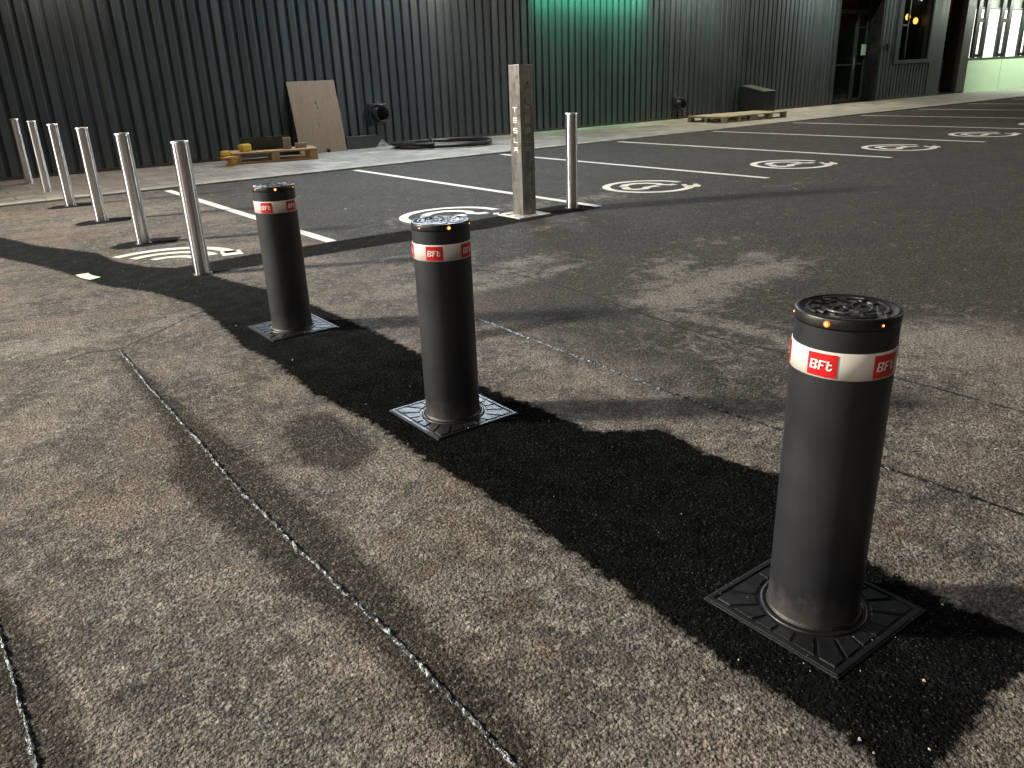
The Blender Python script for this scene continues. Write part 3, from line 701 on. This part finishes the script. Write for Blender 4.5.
# ------------------------------------------------------------------ steel bollards
def make_steel(loc, label):
    t_ = empty("steel_bollard", loc); tag(t_, label, "bollard", "brushed steel bollards")
    r = .060; H_ = .962
    mb = MB(); mb.lathe([(r, 0), (r, .48), (r, H_-.006)], 48); mb.build("tube", M_steel, t_)
    mb = MB(); mb.lathe([(r+.0006, H_-.012), (r+.0006, H_-.002), (r-.004, H_+.001), (.001, H_+.002)], 48); mb.build("cap", M_capm, t_)
    mb = MB(); mb.lathe([(r+.012, .0), (r+.010, .006), (r, .007)], 32); mb.build("base_seal", M_black, t_)
    return t_
M_capm = simple("satin_steel_cap", (.75, .76, .78), .35, 1.0, .05)
pos = [(1.628,14.55),(1.653,13.04),(1.644,11.30),(1.667,9.66),(1.666,7.884),(1.676,6.18),(5.527,6.36)]
lab = ["leftmost and farthest steel bollard, standing on the pavement by the wall", "second steel bollard from the left, standing on the pavement",
 "third steel bollard from the left, at the edge of the pavement", "fourth steel bollard from the left, with a small dark patch at its foot",
 "fifth steel bollard from the left, behind the cut charging symbol", "nearest and tallest looking steel bollard of the row, in front of the white arcs",
 "lone steel bollard standing to the right of the square steel post"]
for p, l in zip(pos, lab):
    o = make_steel((*p, 0), l)
    if p[0] > 5: o.scale = (1, 1, .972)

# ------------------------------------------------------------------ square post with engraved letters
post = empty("square_steel_post", (4.95, 6.42, 0)); tag(post, "tall square stained steel post with a vertical column of letters", "post")
hs = .082; HP = 1.392
mb = MB(); mb.box((0, 0, HP/2), (2*hs, 2*hs, HP), bev=.003); mb.build("shaft", M_post, post)
mb = MB(); mb.box((0, 0, HP+.003), (2*hs+.006, 2*hs+.006, .006), bev=.001); mb.build("cap", M_capm, post)
mb = MB(); mb.box((-.02, -.02, .005), (.40, .36, .010), bev=.002); mb.box((-.07, .10, .013), (.22, .10, .008)); mb.build("base_plate", simple("wet_pale_plate", (.55, .53, .46), .3, .3, .25, 14), post)
M_eng = simple("lit_face_engraving", (.85, .83, .76), .4, .2, .05); M_eng2 = simple("shaded_face_engraving", (.36, .35, .32), .5, .3, .1)  # left-face letters coloured as lit, front-face letters as shaded
for face, mt in (('L', M_eng), ('F', M_eng2)):
    for c_, z in zip("TESLA", (1.0, .905, .81, .72, .63)):
        mb = MB()
        for (u0, v0, u1, v1) in glyph_runs(c_, -.030, .024, .0088, .0096):
            if face == 'F': vs = [(u0, -hs-.0018, z+v0), (u1, -hs-.0018, z+v0), (u1, -hs-.0018, z+v1), (u0, -hs-.0018, z+v1)]
            else: vs = [(-hs-.0018, -u0, z+v0), (-hs-.0018, -u1, z+v0), (-hs-.0018, -u1, z+v1), (-hs-.0018, -u0, z+v1)]
            mb.add(vs, [(0, 1, 2, 3)])
        mb.build("letter", mt, post)
mb = MB(); mb.box((0.012, -hs-.001, 1.235), (.010, .004, .012)); mb.build("key_hole", M_black, post)

# ------------------------------------------------------------------ pallets and site leftovers
def make_pallet(loc, rz, L, Wd, H_, mat, label, group="wooden pallets"):
    t_ = empty("wooden_pallet", loc, rz); tag(t_, label, "pallet", group)
    bt = H_*.15; bh = H_-3*bt
    mb = MB(); n = 7
    for k in range(n):
        y = -Wd/2+Wd*(k+.5)/n; mb.box((random.uniform(-.006, .006), y, H_-bt/2), (L, Wd/n*random.uniform(.74, .92), bt*.96), bev=.002)
    mb.build("deck_boards", mat, t_)
    mb = MB()
    for x in (-L/2+.07, 0, L/2-.07): mb.box((x, 0, H_-1.5*bt), (.13, Wd-.01, bt*.96))
    mb.build("cross_boards", mat, t_)
    for x in (-L/2+.075, 0, L/2-.075):
        for y in (-Wd/2+.06, 0, Wd/2-.06):
            mb = MB(); mb.box((x, y, bt+bh/2), (.14, .10, bh), bev=.003); mb.build("block", mat, t_)
    mb = MB()
    for y in (-Wd/2+.06, 0, Wd/2-.06): mb.box((0, y, bt/2+.001), (L, .10, bt*.96), bev=.002)
    mb.build("bottom_boards", mat, t_)
    return t_
a1 = math.atan2(13.926-14.333, 6.10-4.70)
Z0 = .021
make_pallet((5.52, 14.47, Z0), a1, 1.46, .72, .19, M_wood, "orange brown wooden pallet loaded with scraps below the leaning board")
make_pallet((16.75, 13.62, Z0), 0.0, 1.15, 1.15, .145, M_wood2, "pale wooden pallet lying empty by the wall, left of its pair")
make_pallet((17.98, 13.56, Z0), -.06, 1.22, 1.1, .145, M_wood2, "pale wooden pallet lying empty by the wall, right of its pair, near the meter box")
zt = Z0+.19
def lump(name, mat, label, cat, c, d, rz=0, bev=.012):
    mb = MB(); mb.box((0, 0, d[2]/2), d, rz=rz, bev=bev)
    # a lip and a tape strip so the carton is more than a plain block
    mb.box((0, 0, d[2]+.002), (d[0]*.9, d[1]*.16, .003), rz=rz)
    o = mb.build(name, mat, loc=c); tag(o, label, cat); return o
lump("yellow_container", M_yel, "yellow plastic container lying on the left end of the loaded pallet", "container", (5.02, 14.5, zt), (.20, .14, .13), .2, .03)
lump("yellow_block", M_yel, "small yellow block on orange offcuts at the pallet's left corner", "block", (4.60, 14.30, Z0+.17), (.15, .10, .075), .1, .02)
mb = MB()
for i, (x, y, z, l) in enumerate([(4.62, 14.14, .03, .30), (4.66, 14.22, .07, .26), (4.60, 14.30, .11, .30), (4.68, 14.12, .12, .22), (4.72, 14.3, .05, .25)]):
    mb.box((x, y, z+Z0), (l*.5, .05, .045), rz=random.uniform(-.4, .4), bev=.004)
mb.box((4.62, 14.2, .145+Z0), (.22, .20, .02), rz=.2)
tag(mb.build("timber_offcuts", M_orange), "orange timber offcuts heaped against the left end of the loaded pallet", "offcuts")
mb = MB(); m = Matrix.Rotation(R(62), 4, 'X')
mb.box((0, 0, .10), (.86, .02, .24), rz=0, bev=.004)
for k in range(5): mb.box((-.36+.18*k, -.014, .10), (.02, .012, .22))
o = mb.build("plastic_crate_side", M_crate, loc=(5.42, 14.56, zt)); o.rotation_euler = (0, 0, a1); tag(o, "dark green plastic panel standing on the loaded pallet", "panel")
lump("cardboard_piece", M_grey, "upright grey brown carton at the middle of the loaded pallet", "carton", (5.72, 14.30, zt), (.13, .10, .20), a1, .006)
lump("cardboard_piece", M_grey, "low grey carton lying near the right end of the loaded pallet", "carton", (5.98, 14.32, zt), (.18, .14, .085), a1+.1, .006)
# leaning board
bd = MB(); L_, W_, T_ = 1.335, .97, .012
n = 10; vs = []; fs = []
for k in range(n+1):
    u = k/n; bow = .018*math.sin(math.pi*u)
    for s_, tt in ((0, 0), (1, 0), (1, 1), (0, 1)):
        vs.append(((s_-.5)*W_, -bow+(T_ if tt else 0), u*L_))
    if k:
        b = (k-1)*4
        for i in range(4): fs.append((b+i, b+(i+1) % 4, b+4+(i+1) % 4, b+4+i))
fs += [(0, 3, 2, 1), (n*4, n*4+1, n*4+2, n*4+3)]
bd.add(vs, fs); board = bd.build("leaning_board", M_board, loc=(6.76, 15.08, Z0)); board.rotation_euler = (R(-11.3), 0, 0)
tag(board, "large brown hardboard sheet leaning against the ribbed wall", "board")
for (x, z, w, h) in ((.02, .93, .018, .09), (.035, .84, .010, .07), (.0, .55, .006, .20), (.10, .03, .10, .016)): mb = MB(); mb.tube([(x+w*.3*math.sin(9*u), -.001-.018*math.sin(math.pi*(z+h*(u-.5))/L_), z+h*(u-.5)) for u in (0, .2, .4, .6, .8, 1)], [w*.05, w*.3, w*.5, w*.45, w*.25, w*.05], 6); mb.build("stain", M_crack, board)
# plastic film by the wall
mb = MB(); vs = []; fs = []; n = 14
for i in range(n):
    for j in range(n):
        u, v = i/(n-1)-.5, j/(n-1)-.5; r_ = math.hypot(u, v)
        vs.append((u*.34+random.uniform(-.02, .02), v*.26+random.uniform(-.02, .02), max(0.004, (.15-.32*r_)*random.uniform(.3, 1.5))))
for i in range(n-1):
    for j in range(n-1): fs.append((i*n+j, i*n+j+1, (i+1)*n+j+1, (i+1)*n+j))
mb.add(vs, fs); tag(mb.build("plastic_bag", M_film, loc=(8.02, 15.02, Z0)), "crumpled clear plastic bag lying by the wall under the round duct", "bag")
mb = MB(); vs = []; fs = []
for i in range(n):
    for j in range(n):
        u, v = i/(n-1)-.5, j/(n-1)-.5
        vs.append((u*1.0+random.uniform(-.02, .02), v*.5+random.uniform(-.02, .02), .006+abs(random.gauss(0, .010))))
for i in range(n-1):
    for j in range(n-1): fs.append((i*n+j, i*n+j+1, (i+1)*n+j+1, (i+1)*n+j))
mb.add(vs, fs); tag(mb.build("plastic_sheet", M_film, loc=(6.75, 14.0, Z0)), "thin crumpled plastic sheet on the pavement in front of the board", "plastic sheet")
# coil of black pipe
mb = MB(); pts = []; turns = 3.3; N = 240
for k in range(N):
    u = k/(N-1); a = R(150)+2*math.pi*turns*u; r_ = 1.02-.16*abs(math.sin(3.1*u*math.pi))-.05*math.sin(2.3*a)
    pts.append((r_*math.cos(a)*1.0, r_*.80*math.sin(a), .035+.05*u+.012*math.sin(a*1.7)))
p0 = Vector(pts[-1])
for k in range(1, 14):
    u = k/13; pts.append((p0.x+(-.1)*u, p0.y+.5*u, p0.z+.10*u))
mb.tube(pts, .032, 8); o = mb.build("pipe_coil", M_hose, loc=(8.95, 14.12, Z0)); o.rotation_euler = (0, 0, R(-35))
tag(o, "loose coil of black plastic pipe lying on the pavement", "pipe coil")

# ------------------------------------------------------------------ grit and crumbs on the asphalt
mb = MB()
def stone(x, y, s):
    vs = []; z0 = 0.001
    for (a, b, c) in ((1, 0, .35), (.3, 1, .3), (-1, .2, .3), (-.4, -.9, .35)): vs.append((x+a*s*random.uniform(.6, 1.1), y+b*s*random.uniform(.6, 1.1), z0+s*c*.6))
    vs += [(x, y, z0+s*.9), (x, y, z0)]
    mb.add(vs, [(0, 1, 4), (1, 2, 4), (2, 3, 4), (3, 0, 4)]+[(1, 0, 5), (2, 1, 5), (3, 2, 5), (0, 3, 5)])
for _ in range(650):
    x, y = random.uniform(-.5, 7), random.uniform(.3, 7.5)
    stone(x, y, abs(random.gauss(0, .0022))+.0012)
for _ in range(90):
    x, y = random.gauss(1.64, .22), random.choice((.945, 2.655))+random.gauss(0, .22)
    if math.hypot(x-1.64, y-(.945 if y < 1.8 else 2.655)) > .14:
        b = len(mb.v); stone(x, y, abs(random.gauss(0, .0015))+.001)
        for i in range(b, len(mb.v)): mb.v[i] = (mb.v[i][0], mb.v[i][1], mb.v[i][2]+.0075)
for (x, y, s) in ((3.85, 8.2, .02), (2.5, 3.9, .006), (8.0, 5.4, .016), (1.06, .80, .006), (1.32, .62, .006), (5.0, 5.0, .01), (4.15, 7.75, .016)): stone(x, y, s)
tag(mb.build("grit", simple("pale_grit", (.34, .32, .28), .8)), "scattered pale grit and crumbs on the asphalt", "grit", kind="stuff")
